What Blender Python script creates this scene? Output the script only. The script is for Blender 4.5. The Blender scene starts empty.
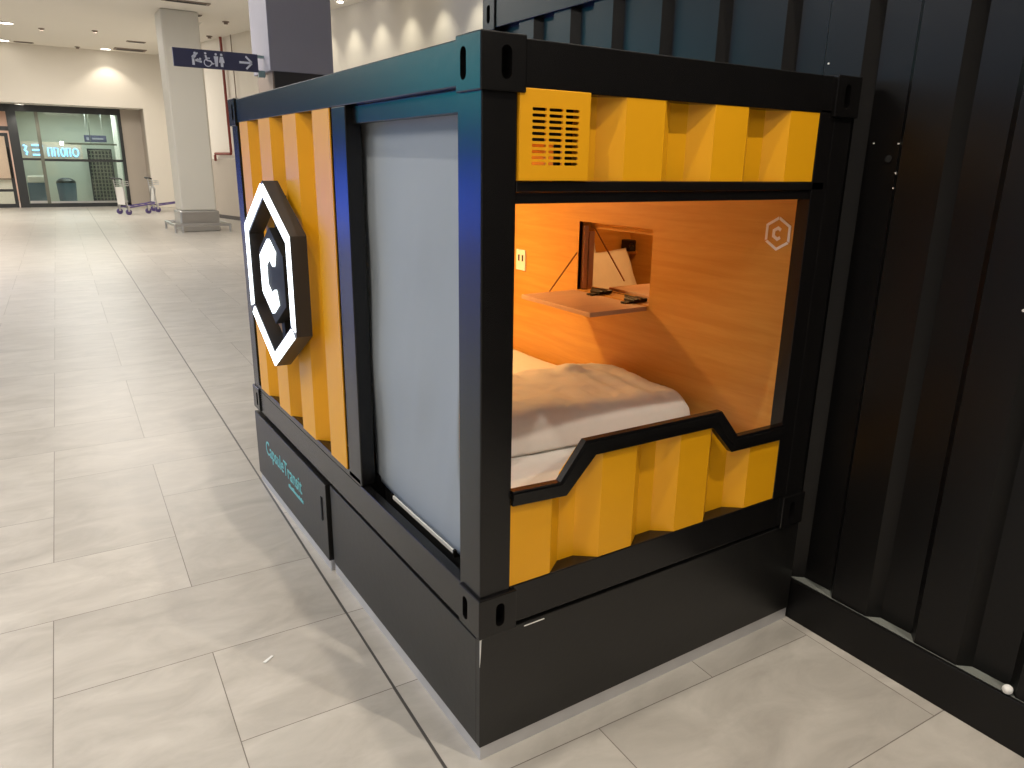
import bpy, bmesh, math, random
from mathutils import Vector, Matrix, noise
random.seed(7)
S = bpy.context.scene
C = S.collection
PI = math.pi
# ------------------------------------------------------------------ camera
cam_d = bpy.data.cameras.new('camera'); cam = bpy.data.objects.new('camera', cam_d); C.objects.link(cam)
cam.location = (-0.8195, -1.4004, 1.5440)
cam.rotation_mode = 'XYZ'; cam.rotation_euler = (1.2834, -0.0150, -0.5691)
cam_d.sensor_fit = 'HORIZONTAL'; cam_d.sensor_width = 36; cam_d.lens = 36 * 738.316 / 1024
cam_d.clip_start = 0.05; cam_d.clip_end = 200
S.camera = cam
# ------------------------------------------------------------------ world / exposure
W = bpy.data.worlds.new('world'); S.world = W; W.use_nodes = True
W.node_tree.nodes['Background'].inputs[0].default_value = (1, .93, .84, 1)
W.node_tree.nodes['Background'].inputs[1].default_value = 0.05
S.view_settings.view_transform = 'Standard'; S.view_settings.look = 'None'
S.view_settings.gamma = 1; S.view_settings.use_curve_mapping = False
S.view_settings.exposure = 0.0
try:
    S.cycles.max_bounces = 7; S.cycles.diffuse_bounces = 4; S.cycles.glossy_bounces = 4
    S.cycles.sample_clamp_indirect = 6
except Exception: pass

def area(name, loc, rot, size, size_y, energy, col, parent=None, spread=None):
    l = bpy.data.lights.new(name, 'AREA'); l.shape = 'RECTANGLE'; l.size = size; l.size_y = size_y
    l.energy = energy; l.color = col
    if spread: l.spread = spread
    o = bpy.data.objects.new(name, l); o.location = loc; o.rotation_euler = rot; C.objects.link(o)
    return o
def point_at(o, target):
    d = Vector(target) - Vector(o.location)
    o.rotation_euler = d.to_track_quat('-Z', 'Y').to_euler()

# assumed broad ceiling lights of the hall (large, soft, added just below the ceiling)
WARM = (1.0, .94, .86)
for (x, y, e) in ((-4.2, -3.5, 125), (-4.2, 3.5, 180), (-4.0, 11.0, 270), (0.6, 13.0, 170), (0.4, 22.6, 260), (-5.5, 19.5, 320), (2.2, -5.5, 80)):
    zc = 4.8 if y > 18.2 else 4.54
    area('assumed_ceiling_light', (x, y, zc), (0, 0, 0), 2.2, 2.2, e, WARM)
# assumed unseen screen: blue and teal lights added far left to tint the frame
b = area('assumed_light_blue', (-5.4, 9.8, 0.95), (0, 0, 0), 5.0, 1.1, 95, (.04, .14, 1.0)); point_at(b, (0, 0, 1.2))
b = area('assumed_light_teal', (-5.9, 9.4, 3.0), (0, 0, 0), 2.8, 1.5, 52, (.01, .60, .68)); point_at(b, (0, 0, 1.6))
# assumed facade, not built: dusk-blue light added out of view at far left
b = area('assumed_light_dusk', (-9.6, 6.0, 2.9), (0, math.radians(-90), 0), 3.0, 12.0, 85, (.34, .58, 1.0))
# warm lamps inside the two sleeping compartments
area('cabin_lamp_light', (0.42, 1.72, 1.62), (0, 0, 0), .14, .14, 22, (1, .63, .26))
area('neighbour_lamp_light', (1.75, 1.3, 1.70), (0, 0, 0), .25, .25, 6, (1, .50, .16))

# ------------------------------------------------------------------ materials
def nodes(m): return m.node_tree.nodes, m.node_tree.links
def mat(name, col, rough=.5, metal=0, bump=0, bscale=60, var=0, vscale=4, spec=.5, emit=None, estr=0, stretch=(1, 1, 1), coat=0):
    m = bpy.data.materials.new(name); m.use_nodes = True
    n, l = nodes(m); p = n['Principled BSDF']
    p.inputs['Base Color'].default_value = (*col, 1); p.inputs['Roughness'].default_value = rough
    p.inputs['Metallic'].default_value = metal; p.inputs['Specular IOR Level'].default_value = spec
    if coat: p.inputs['Coat Weight'].default_value = coat; p.inputs['Coat Roughness'].default_value = .12
    if emit: p.inputs['Emission Color'].default_value = (*emit, 1); p.inputs['Emission Strength'].default_value = estr
    if var or bump:
        tc = n.new('ShaderNodeTexCoord'); mp = n.new('ShaderNodeMapping'); mp.inputs['Scale'].default_value = stretch
        l.new(tc.outputs['Object'], mp.inputs[0])
    if var:
        t = n.new('ShaderNodeTexNoise'); t.inputs['Scale'].default_value = vscale; t.inputs['Detail'].default_value = 6
        l.new(mp.outputs[0], t.inputs['Vector'])
        mx = n.new('ShaderNodeMix'); mx.data_type = 'RGBA'
        mx.inputs['A'].default_value = (*[max(0, c * (1 - var)) for c in col], 1)
        mx.inputs['B'].default_value = (*[min(1, c * (1 + var)) for c in col], 1)
        l.new(t.outputs[0], mx.inputs['Factor']); l.new(mx.outputs['Result'], p.inputs['Base Color'])
    if bump:
        t2 = n.new('ShaderNodeTexNoise'); t2.inputs['Scale'].default_value = bscale; t2.inputs['Detail'].default_value = 4
        l.new(mp.outputs[0], t2.inputs['Vector'])
        bn = n.new('ShaderNodeBump'); bn.inputs['Strength'].default_value = bump; bn.inputs['Distance'].default_value = .01
        l.new(t2.outputs[0], bn.inputs['Height']); l.new(bn.outputs[0], p.inputs['Normal'])
    return m
def wood(name, c1, c2, scale=(1, 1, 18), rough=.45):
    m = bpy.data.materials.new(name); m.use_nodes = True; n, l = nodes(m); p = n['Principled BSDF']
    tc = n.new('ShaderNodeTexCoord'); mp = n.new('ShaderNodeMapping'); mp.inputs['Scale'].default_value = scale
    l.new(tc.outputs['Object'], mp.inputs[0])
    t = n.new('ShaderNodeTexNoise'); t.inputs['Scale'].default_value = 2.2; t.inputs['Detail'].default_value = 8; t.inputs['Roughness'].default_value = .65
    t.inputs['Distortion'].default_value = .5
    l.new(mp.outputs[0], t.inputs['Vector'])
    r = n.new('ShaderNodeValToRGB'); r.color_ramp.elements[0].position = .35; r.color_ramp.elements[0].color = (*c1, 1)
    r.color_ramp.elements[1].position = .65; r.color_ramp.elements[1].color = (*c2, 1)
    l.new(t.outputs[0], r.inputs[0]); l.new(r.outputs[0], p.inputs['Base Color']); p.inputs['Roughness'].default_value = rough
    return m
M = {}
M['black'] = mat('black_paint', (.0055, .005, .005), .27, var=.25, vscale=3, bump=.03, bscale=25, spec=.42)
M['blackmatt'] = mat('black_board', (.008, .0075, .007), .38, var=.25, vscale=2.5, bump=.04, bscale=40)
M['blackcont'] = mat('black_container_paint', (.004, .0036, .0036), .34, var=.35, vscale=1.6, bump=.05, bscale=9, spec=.3)
M['rubber'] = mat('black_void', (.004, .004, .004), .7)
M['yellow'] = mat('yellow_paint', (.84, .385, .004), .42, var=.05, vscale=5, bump=.03, bscale=30)
M['steel'] = mat('brushed_steel', (.62, .62, .62), .28, metal=1, var=.1, vscale=8, stretch=(1, 1, 12))
M['strip'] = mat('aluminium_skirting', (.62, .62, .64), .38, metal=.6, var=.15, vscale=12)
M['white'] = mat('white_plastic', (.82, .8, .76), .4)
M['linen'] = mat('white_linen', (.66, .64, .60), .85, bump=.25, bscale=14, var=.05, vscale=30)
M['fabric'] = mat('grey_blind_fabric', (.35, .39, .43), .8, bump=.12, bscale=5, var=.05, vscale=3)
M['wood'] = wood('oak_laminate', (.52, .25, .045), (.60, .32, .07), (1, 1, 14))
M['walnut'] = wood('brown_laminate', (.52, .33, .22), (.58, .38, .26), (1, 8, 1))
M['lit'] = mat('lit_acrylic', (.9, .95, 1), .4, emit=(.86, .95, 1.0), estr=2.6)
M['led'] = mat('lamp_diffuser', (.9, .9, .85), .4, emit=(1, .93, .82), estr=9)
M['warmled'] = mat('warm_lamp_diffuser', (.9, .8, .6), .4, emit=(1, .62, .25), estr=4)
M['teal'] = mat('teal_vinyl', (.20, .60, .64), .5)
M['blackmetal'] = mat('black_hardware', (.03, .025, .02), .35, metal=.8)
M['brass'] = mat('bronze_wire', (.35, .18, .07), .4, metal=.7)
M['cream'] = mat('cream_plaster', (.80, .75, .66), .7, var=.04, vscale=.6)
M['ceil'] = mat('ceiling_plaster', (.90, .86, .78), .8, var=.03, vscale=.5)
M['colm'] = mat('column_paint', (.62, .60, .54), .6, var=.04, vscale=.7)
M['greytile'] = mat('grey_wall_panel', (.50, .44, .37), .5, var=.06, vscale=1.5)
M['clad'] = mat('blue_grey_cladding', (.29, .285, .34), .5, metal=.1, var=.12, vscale=1.2)
M['taupe'] = mat('taupe_paint', (.28, .22, .18), .5)
M['darkpanel'] = mat('dark_panel', (.03, .028, .03), .4)
M['navy'] = mat('navy_sign_face', (.055, .058, .115), .45)
M['signwhite'] = mat('white_vinyl', (.85, .87, .95), .5)
M['frame'] = mat('dark_window_frame', (.045, .048, .05), .4, metal=.3)
M['frameg'] = mat('grey_window_frame', (.17, .175, .14), .4, metal=.2)
M['red'] = mat('red_pipe_paint', (.24, .04, .025), .4)
M['redplain'] = M['red']
M['tealclear'] = mat('pale_green_bracket', (.25, .36, .36), .3)
M['backroom'] = mat('green_grey_wall', (.52, .56, .51), .6, var=.05, vscale=1)
M['pinkroom'] = mat('pink_beige_wall', (.72, .56, .46), .6)
M['bluelit'] = mat('blue_lit_letters', (.2, .5, .9), .4, emit=(.25, .6, 1), estr=1.9)
M['orangep'] = mat('orange_poster', (.55, .28, .16), .6)
M['purple'] = mat('purple_bumper', (.10, .07, .22), .5)
M['bluedark'] = mat('dusty_blue_plastic', (.10, .16, .22), .5)
M['paper'] = mat('white_paper', (.8, .8, .78), .7, bump=.3, bscale=60)
M['skirt'] = mat('dark_skirting', (.10, .09, .085), .5)
M['housing'] = mat('dark_grey_housing', (.028, .028, .032), .4)
M['darkenedwall'] = mat('darkened_unseen_wall', (.045, .055, .075), .5)  # unseen walls coloured dark so the black frame reflects less cream
M['litrail'] = mat('lit_rail_grey', (.16, .17, .155), .5)  # lighter grey that puts light on the rail top into the colour
M['grout'] = mat('joint_line', (.16, .14, .12), .8)

# glass for the far storefront
m = bpy.data.materials.new('window_glass'); m.use_nodes = True; n, l = nodes(m)
n.remove(n['Principled BSDF']); out = n['Material Output']
tr = n.new('ShaderNodeBsdfTransparent'); tr.inputs[0].default_value = (.92, .97, .93, 1)
gl = n.new('ShaderNodeBsdfGlossy'); gl.inputs['Roughness'].default_value = .04
fr = n.new('ShaderNodeFresnel'); fr.inputs[0].default_value = 1.5
mx = n.new('ShaderNodeMixShader'); l.new(fr.outputs[0], mx.inputs[0]); l.new(tr.outputs[0], mx.inputs[1]); l.new(gl.outputs[0], mx.inputs[2])
l.new(mx.outputs[0], out.inputs[0]); M['glass'] = m

# floor: herringbone of 2:1 porcelain tiles, 0.45 m module
def floor_mat():
    m = bpy.data.materials.new('porcelain_floor_tiles'); m.use_nodes = True; n, l = nodes(m); p = n['Principled BSDF']
    tc = n.new('ShaderNodeTexCoord'); sep = n.new('ShaderNodeSeparateXYZ')
    def mth(op, a, b=None, c=None):
        q = n.new('ShaderNodeMath'); q.operation = op
        for i, v in enumerate((a, b, c)):
            if v is None: continue
            if isinstance(v, (int, float)): q.inputs[i].default_value = v
            else: l.new(v, q.inputs[i])
        return q.outputs[0]
    l.new(tc.outputs['Object'], sep.inputs[0])
    X, Y = sep.outputs[0], sep.outputs[1]
    a = 0.03497; ca, sa = math.cos(a), math.sin(a)
    u = mth('ADD', mth('MULTIPLY', X, ca), mth('MULTIPLY', Y, -sa))
    v = mth('ADD', mth('MULTIPLY', X, sa), mth('MULTIPLY', Y, ca))
    s = 0.4502
    us = mth('DIVIDE', mth('ADD', u, .092), .4480); vs = mth('DIVIDE', mth('ADD', v, .060), s + .0012)
    i = mth('FLOOR', us); j = mth('FLOOR', vs)
    fu = mth('SUBTRACT', us, i); fv = mth('SUBTRACT', vs, j)
    d = mth('FLOORED_MODULO', mth('ADD', mth('ADD', i, j), .5), 4.0)
    def eq(k): return mth('COMPARE', d, k + .5, .3)
    e0, e1, e2, e3 = eq(0), eq(1), eq(2), eq(3)
    dl = mth('ADD', fu, e1); dr = mth('ADD', mth('SUBTRACT', 1.0, fu), e0)
    db = mth('ADD', fv, e3); dt = mth('ADD', mth('SUBTRACT', 1.0, fv), e2)
    dm = mth('MINIMUM', mth('MINIMUM', dl, dr), mth('MINIMUM', db, dt))
    gr = mth('LESS_THAN', dm, .0034)
    # expansion joint at u = -0.09
    ej = mth('LESS_THAN', mth('ABSOLUTE', mth('ADD', u, .088)), .0042)
    ti = mth('SUBTRACT', i, e1); tj = mth('SUBTRACT', j, e3)
    cmb = n.new('ShaderNodeCombineXYZ'); l.new(ti, cmb.inputs[0]); l.new(tj, cmb.inputs[1])
    wn = n.new('ShaderNodeTexWhiteNoise'); wn.noise_dimensions = '3D'; l.new(cmb.outputs[0], wn.inputs['Vector'])
    # cloudy concrete look, offset per tile
    vm = n.new('ShaderNodeVectorMath'); vm.operation = 'MULTIPLY_ADD'
    l.new(wn.outputs['Color'], vm.inputs[0]); vm.inputs[1].default_value = (7, 7, 7); l.new(tc.outputs['Object'], vm.inputs[2])
    mp = n.new('ShaderNodeMapping'); mp.inputs['Scale'].default_value = (1.0, 1.9, 1); mp.inputs['Rotation'].default_value = (0, 0, .25)
    l.new(vm.outputs[0], mp.inputs[0])
    t = n.new('ShaderNodeTexNoise'); t.inputs['Scale'].default_value = 3.6; t.inputs['Detail'].default_value = 9; t.inputs['Roughness'].default_value = .62
    t.inputs['Distortion'].default_value = .6; l.new(mp.outputs[0], t.inputs['Vector'])
    r = n.new('ShaderNodeValToRGB'); r.color_ramp.elements[0].position = .3; r.color_ramp.elements[0].color = (.37, .345, .31, 1)
    r.color_ramp.elements[1].position = .72; r.color_ramp.elements[1].color = (.52, .49, .445, 1)
    l.new(t.outputs[0], r.inputs[0])
    hv = n.new('ShaderNodeHueSaturation'); l.new(r.outputs[0], hv.inputs['Color'])
    l.new(mth('ADD', mth('MULTIPLY', wn.outputs['Value'], .10), .95), hv.inputs['Value'])
    m1 = n.new('ShaderNodeMix'); m1.data_type = 'RGBA'; l.new(gr, m1.inputs['Factor']); l.new(hv.outputs[0], m1.inputs['A']); m1.inputs['B'].default_value = (.17, .15, .13, 1)
    m2 = n.new('ShaderNodeMix'); m2.data_type = 'RGBA'; l.new(ej, m2.inputs['Factor']); l.new(m1.outputs['Result'], m2.inputs['A']); m2.inputs['B'].default_value = (.07, .065, .06, 1)
    l.new(m2.outputs['Result'], p.inputs['Base Color'])
    l.new(mth('ADD', mth('MULTIPLY', t.outputs[0], .18), .26), p.inputs['Roughness'])
    p.inputs['Specular IOR Level'].default_value = .45
    bn = n.new('ShaderNodeBump'); bn.inputs['Strength'].default_value = .25; bn.inputs['Distance'].default_value = .002
    l.new(mth('SUBTRACT', t.outputs[0], mth('MULTIPLY', gr, 2.0)), bn.inputs['Height']); l.new(bn.outputs[0], p.inputs['Normal'])
    return m
M['floor'] = floor_mat()

# ------------------------------------------------------------------ mesh helpers (world coordinates in, stored relative to the thing)
def B(): return bmesh.new()
def box(bm, x0, x1, y0, y1, z0, z1, bev=0):
    g = bmesh.ops.create_cube(bm, size=1)['verts']
    for v in g:
        v.co = Vector(((x0 + x1) / 2 + v.co.x * (x1 - x0), (y0 + y1) / 2 + v.co.y * (y1 - y0), (z0 + z1) / 2 + v.co.z * (z1 - z0)))
    if bev:
        es = list({e for v in g for e in v.link_edges})
        bmesh.ops.bevel(bm, geom=es, offset=bev, segments=2, profile=.5, affect='EDGES')
    return bm
def prism(bm, pts, f, t0, t1):
    """pts: closed 2-D outline; f(a, b, t) -> Vector; extruded t0..t1"""
    v0 = [bm.verts.new(f(a, b, t0)) for a, b in pts]; v1 = [bm.verts.new(f(a, b, t1)) for a, b in pts]
    n_ = len(pts)
    bm.faces.new(v0); bm.faces.new(v1[::-1])
    for i in range(n_):
        j = (i + 1) % n_; bm.faces.new((v0[i], v1[i], v1[j], v0[j]))
    bmesh.ops.recalc_face_normals(bm, faces=bm.faces)
    return bm
def tube(bm, pts, r, seg=8, closed=False):
    pts = [Vector(p) for p in pts]; rings = []
    for i, p in enumerate(pts):
        a = pts[i - 1] if (i or closed) else p; c = pts[(i + 1) % len(pts)] if (i < len(pts) - 1 or closed) else p
        d = (c - a).normalized(); up = Vector((0, 0, 1)) if abs(d.z) < .9 else Vector((1, 0, 0))
        s_ = d.cross(up).normalized(); t_ = s_.cross(d)
        rings.append([bm.verts.new(p + (s_ * math.cos(k * 2 * PI / seg) + t_ * math.sin(k * 2 * PI / seg)) * r) for k in range(seg)])
    m_ = len(rings)
    for i in range(m_ if closed else m_ - 1):
        A, D = rings[i], rings[(i + 1) % m_]
        for k in range(seg): bm.faces.new((A[k], A[(k + 1) % seg], D[(k + 1) % seg], D[k]))
    if not closed: bm.faces.new(rings[0][::-1]); bm.faces.new(rings[-1])
    return bm
def cyl(bm, p0, p1, r, seg=20): return tube(bm, [p0, p1], r, seg)
def obj(name, bm, m, parent=None, smooth=False, origin=None):
    me = bpy.data.meshes.new(name)
    o_ = Vector(parent['_o']) if parent is not None else (Vector(origin) if origin else None)
    bmesh.ops.recalc_face_normals(bm, faces=bm.faces)
    if o_ is None:
        xs = [v.co for v in bm.verts]
        o_ = Vector(((min(c.x for c in xs) + max(c.x for c in xs)) / 2, (min(c.y for c in xs) + max(c.y for c in xs)) / 2, min(c.z for c in xs)))
    for v in bm.verts: v.co -= o_
    bm.to_mesh(me); bm.free()
    if smooth:
        for p in me.polygons: p.use_smooth = True
    me.materials.append(M[m] if isinstance(m, str) else m)
    o = bpy.data.objects.new(name, me); C.objects.link(o)
    if parent is not None: o.parent = parent
    else: o.location = o_
    o['_o'] = tuple(o_)
    return o
def thing(name, label, cat, loc, group=None):
    o = bpy.data.objects.new(name, None); C.objects.link(o); o.location = loc; o.empty_display_size = .1
    o['_o'] = tuple(loc); o['label'] = label; o['category'] = cat
    if group: o['group'] = group
    return o
def tag(o, label, cat, group=None):
    o['label'] = label; o['category'] = cat
    if group: o['group'] = group
    return o
def struct(name, bm, m, origin=(0, 0, 0), smooth=False):
    o = obj(name, bm, m, None, smooth, origin); o['kind'] = 'structure'; return o
def boolean(bm, cutters):
    """cut bmesh cutters out of bm"""
    me = bpy.data.meshes.new('t'); bmesh.ops.recalc_face_normals(bm, faces=bm.faces); bm.to_mesh(me); bm.free()
    o = bpy.data.objects.new('t', me); C.objects.link(o); tmp = []
    cm = bpy.data.meshes.new('c'); cb = B()
    for f in cutters: f(cb)
    bmesh.ops.recalc_face_normals(cb, faces=cb.faces); cb.to_mesh(cm); cb.free()
    c = bpy.data.objects.new('c', cm); C.objects.link(c)
    md = o.modifiers.new('b', 'BOOLEAN'); md.object = c; md.operation = 'DIFFERENCE'; md.solver = 'EXACT'
    dg = bpy.context.evaluated_depsgraph_get(); dg.update()
    r = B(); r.from_mesh(o.evaluated_get(dg).to_mesh())
    bpy.data.objects.remove(o); bpy.data.objects.remove(c)
    return r
def stadium(w, h, n_=8):
    r = w / 2; k = h / 2 - r; pts = []
    for i in range(n_ + 1): a = PI * i / n_; pts.append((r * math.cos(a), k + r * math.sin(a)))
    for i in range(n_ + 1): a = PI + PI * i / n_; pts.append((r * math.cos(a), -k + r * math.sin(a)))
    return pts
FX = lambda a, b, t: Vector((t, a, b))      # outline in the y-z plane
FY = lambda a, b, t: Vector((a, t, b))      # outline in the x-z plane
FZ = lambda a, b, t: Vector((a, b, t))      # outline in plan
def strip_wall(bm, prof, zb, zt, fmap, thick):
    """corrugated sheet: prof list of (s, depth); zb/zt functions of s; fmap(s, depth, z)"""
    for sgn in (0, thick):
        vs = [(bm.verts.new(fmap(s, d + sgn, zb(s))), bm.verts.new(fmap(s, d + sgn, zt(s)))) for s, d in prof]
        for a_, b_ in zip(vs, vs[1:]): bm.faces.new((a_[0], b_[0], b_[1], a_[1]))
        if sgn == 0: front = vs
        else: back = vs
    for a_, b_, c_, d_ in zip(front, front[1:], back, back[1:]):
        bm.faces.new((a_[0], b_[0], d_[0], c_[0])); bm.faces.new((a_[1], b_[1], d_[1], c_[1]))
    bm.faces.new((front[0][0], front[0][1], back[0][1], back[0][0])); bm.faces.new((front[-1][0], front[-1][1], back[-1][1], back[-1][0]))
    return bm
def corr(ridges, lo, hi, depth, sl):
    """ridges: list of (a, b) flush ridge spans"""
    p = []
    if ridges[0][0] - lo > sl * 1.2: p += [(lo, depth), (ridges[0][0] - sl, depth)]
    for k, (a_, b_) in enumerate(ridges):
        p += [(a_, 0), (b_, 0)]
        if k < len(ridges) - 1: p += [(b_ + sl, depth), (ridges[k + 1][0] - sl, depth)]
    if hi - ridges[-1][1] > sl * 1.2: p += [(ridges[-1][1] + sl, depth), (hi, depth)]
    return p

# ================================================================== ROOM SHELL
bm = B(); box(bm, -10, 11, -9, 34, -.12, 0); struct('floor', bm, 'floor')
bm = B(); box(bm, -10, 11, -9, 18.2, 4.6, 4.95); box(bm, 3.2, 11, 18.2, 22, 4.6, 4.95); struct('ceiling', bm, 'ceil')
bm = B(); box(bm, -10, 3.9, 18.2, 27.1, 4.85, 5.0); struct('ceiling.001', bm, 'ceil')
bm = B(); box(bm, -10.1, -10, -9, 34, 0, 5); struct('wall_left', bm, 'darkenedwall')
bm = B(); box(bm, -10, 11, -9.1, -9, 0, 5); struct('wall_back', bm, 'cream')
# slanted right wall: plaster above, stone panels below with skirting
d1 = Vector((10.05 - 3.74, -9 - 21.5, 0)).normalized(); nrm = Vector((-d1.y, d1.x, 0))
def slw(bm, z0, z1, off, t):
    P0 = Vector((3.74, 21.5, 0)); P1 = Vector((10.05, -9, 0))
    q = [P0 - nrm * (-off), P1 - nrm * (-off), P1 + nrm * t, P0 + nrm * t]
    prism(bm, [(v.x, v.y) for v in q], FZ, z0, z1)
bm = B(); slw(bm, 0, 4.7, 0, .2); struct('wall_right', bm, 'cream')
bm = B(); slw(bm, .1, 1.6, -.02, -.002); struct('trim_1', bm, 'greytile')
bm = B(); slw(bm, 0, .1, -.03, -.002); struct('baseboard_right', bm, 'skirt')
# far wall with the recessed glazed bay
bm = B(); box(bm, 2.88, 4.2, 27, 27.2, 0, 5); box(bm, -3.3, 2.88, 27, 27.2, 3.17, 5); struct('wall_far', bm, 'cream')
bm = B(); box(bm, 2.88, 2.95, 27.2, 28.2, 0, 3.2); box(bm, 2.28, 2.88, 28.0, 28.2, 0, 3.17); struct('wall_recess', bm, 'greytile')
bm = B(); box(bm, -10, 2.88, 27.2, 28.3, 3.17, 3.3); struct('ceiling_recess', bm, 'ceil')
bm = B(); box(bm, 3.7, 3.78, 21.4, 27, 0, 5); struct('wall_side', bm, 'cream')
# storefront glazing
w = bpy.data.objects.new('window_1', None); C.objects.link(w); w['_o'] = (0, 28, 0); w.location = (0, 28, 0); w['kind'] = 'structure'
bm = B()
box(bm, -.72, 2.28, 27.97, 28.05, 2.97, 3.17); box(bm, 2.18, 2.28, 27.97, 28.05, 0, 3.0); box(bm, -.72, 2.28, 27.97, 28.05, 0, .12)
obj('window_frame', bm, 'frame', w)
bm = B(); box(bm, -.20, -.10, 27.96, 28.05, .12, 2.97); obj('mullion', bm, 'frameg', w)
bm = B(); box(bm, -.70, -.1, 27.97, 28.04, 1.48, 1.55); box(bm, -.1, 2.18, 27.97, 28.04, 1.46, 1.54); obj('transom', bm, 'frame', w)
bm = B(); box(bm, -.1, 2.18, 27.93, 27.97, .13, .19); box(bm, -.68, -.2, 27.93, 27.97, .13, .21); obj('sill_strip', bm, 'steel', w)
bm = B(); box(bm, -.1, 2.18, 28.0, 28.02, .12, 2.97); obj('glass_pane', bm, 'glass', w)
bm = B(); box(bm, -.70, -.2, 28.0, 28.02, .12, 2.97); obj('glass_pane', bm, 'glass', w)
w = bpy.data.objects.new('door_1', None); C.objects.link(w); w['_o'] = (-1.5, 28, 0); w.location = (-1.5, 28, 0); w['kind'] = 'structure'
bm = B(); box(bm, -.96, -.70, 27.9, 28.06, 0, 3.17); box(bm, -3.2, -.96, 27.95, 28.05, 2.37, 2.5); box(bm, -3.2, -.96, 27.95, 28.05, 2.95, 3.17); box(bm, -3.3, -3.2, 27.9, 28.06, 0, 3.17)
obj('door_frame', bm, 'frame', w)
bm = B(); box(bm, -1.10, -1.0, 28.0, 28.05, 0, 2.3); box(bm, -3.1, -1.1, 28, 28.05, 2.2, 2.3); box(bm, -3.1, -1.1, 28, 28.05, .5, .58); box(bm, -3.1, -1.1, 28, 28.05, 0, .12)
obj('door_leaf', bm, 'frame', w)
bm = B(); box(bm, -3.1, -1.1, 28.02, 28.03, .1, 2.2); obj('glass_pane', bm, 'glass', w)
bm = B(); tube(bm, [(-1.06, 27.97, .95), (-1.06, 27.92, 1.0), (-1.06, 27.92, 1.8), (-1.06, 27.97, 1.85)], .02); obj('door_handle', bm, 'blackmetal', w)
bm = B(); box(bm, -10, -3.3, 27.95, 28.15, 0, 3.17); struct('wall_far.001', bm, 'darkenedwall')  # out-of-view stretch, darkened for reflections like the left wall
bm = B(); box(bm, -10, -3.3, 27, 27.2, 3.17, 5); struct('wall_far.002', bm, 'darkenedwall')
# lobby behind the glass
bm = B(); box(bm, -.7, 4, 31.6, 31.7, 0, 3.3); box(bm, 2.75, 2.85, 28.2, 31.6, 0, 3.3); struct('wall_lobby', bm, 'backroom')
bm = B(); box(bm, -6, -.9, 33, 33.1, 0, 3.3); box(bm, -.78, -.74, 28.6, 33.1, 0, 3.3); struct('wall_lobby.001', bm, 'pinkroom')
bm = B(); box(bm, -6, 4, 28.3, 33.2, 3.2, 3.3); struct('ceiling_lobby', bm, 'ceil')
area('lobby_light', (1.0, 29.6, 3.1), (0, 0, 0), 2.5, 1.2, 85, (.92, 1, .95))
area('lobby_light', (-2.2, 30.5, 3.1), (0, 0, 0), 1.8, 1.8, 130, (1, .9, .82))

# things in the lobby
t = thing('lattice_gate', 'black lattice gate in the lobby behind the glass', 'gate', (1.75, 31.2, 0))
bm = B(); box(bm, 1.36, 1.41, 31.2, 31.25, .0, 1.92); box(bm, 2.12, 2.17, 31.2, 31.25, .0, 1.92); box(bm, 1.41, 2.12, 31.2, 31.25, 1.87, 1.92); box(bm, 1.41, 2.12, 31.2, 31.25, 0, .06)
obj('gate_frame', bm, 'frame', t)
bm = B()
for k in range(6): box(bm, 1.46 + k * .115, 1.50 + k * .115, 31.19, 31.2, .06, 1.87)
for k in range(14): box(bm, 1.41, 2.12, 31.18, 31.19, .14 + k * .13, .175 + k * .13)
obj('lattice', bm, 'frameg', t)
bm = B(); box(bm, 1.41, 2.12, 31.225, 31.24, .06, 1.87); obj('back_panel', bm, 'darkpanel', t)
t = thing('direction_sign', 'small navy sign above the lattice gate in the lobby', 'sign', (1.67, 30.0, 2.13))
bm = B(); box(bm, 1.25, 1.95, 30.0, 30.04, 2.13, 2.36); obj('sign_panel', bm, 'navy', t)
bm = B(); box(bm, 1.32, 1.40, 29.99, 30.0, 2.19, 2.29); box(bm, 1.5, 1.85, 29.99, 30.0, 2.22, 2.27); obj('sign_marking', bm, 'clad', t)
for hx in (1.35, 1.85): bm = B(); cyl(bm, (hx, 30.02, 2.36), (hx, 30.02, 3.2), .01, 6); obj('hanger', bm, 'steel', t)
bm = B(); box(bm, 2.2, 2.36, 30.2, 30.36, 0, 3.2, .02); tag(obj('lobby_post', bm, 'white'), 'slim white post in the lobby by the lattice gate', 'post')
t = thing('overhead_rail', 'grey horizontal rail with a bright lamp in the lobby', 'rail', (1.2, 29.4, 2.0))
bm = B(); box(bm, .55, 2.2, 29.4, 29.46, 2.02, 2.08); obj('rail_bar', bm, 'frameg', t)
bm = B(); cyl(bm, (.46, 29.34, 2.05), (.56, 29.34, 2.05), .06, 12); obj('lamp_head', bm, 'led', t)
bm = B(); cyl(bm, (1.4, 29.43, 2.08), (1.4, 29.43, 3.2), .012, 6); obj('hanger', bm, 'frameg', t)
bm = B(); box(bm, .85, 1.1, 31.55, 31.59, 1.5, 1.85); tag(obj('wall_poster', bm, 'orangep'), 'small orange poster on the lobby back wall', 'poster')

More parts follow.
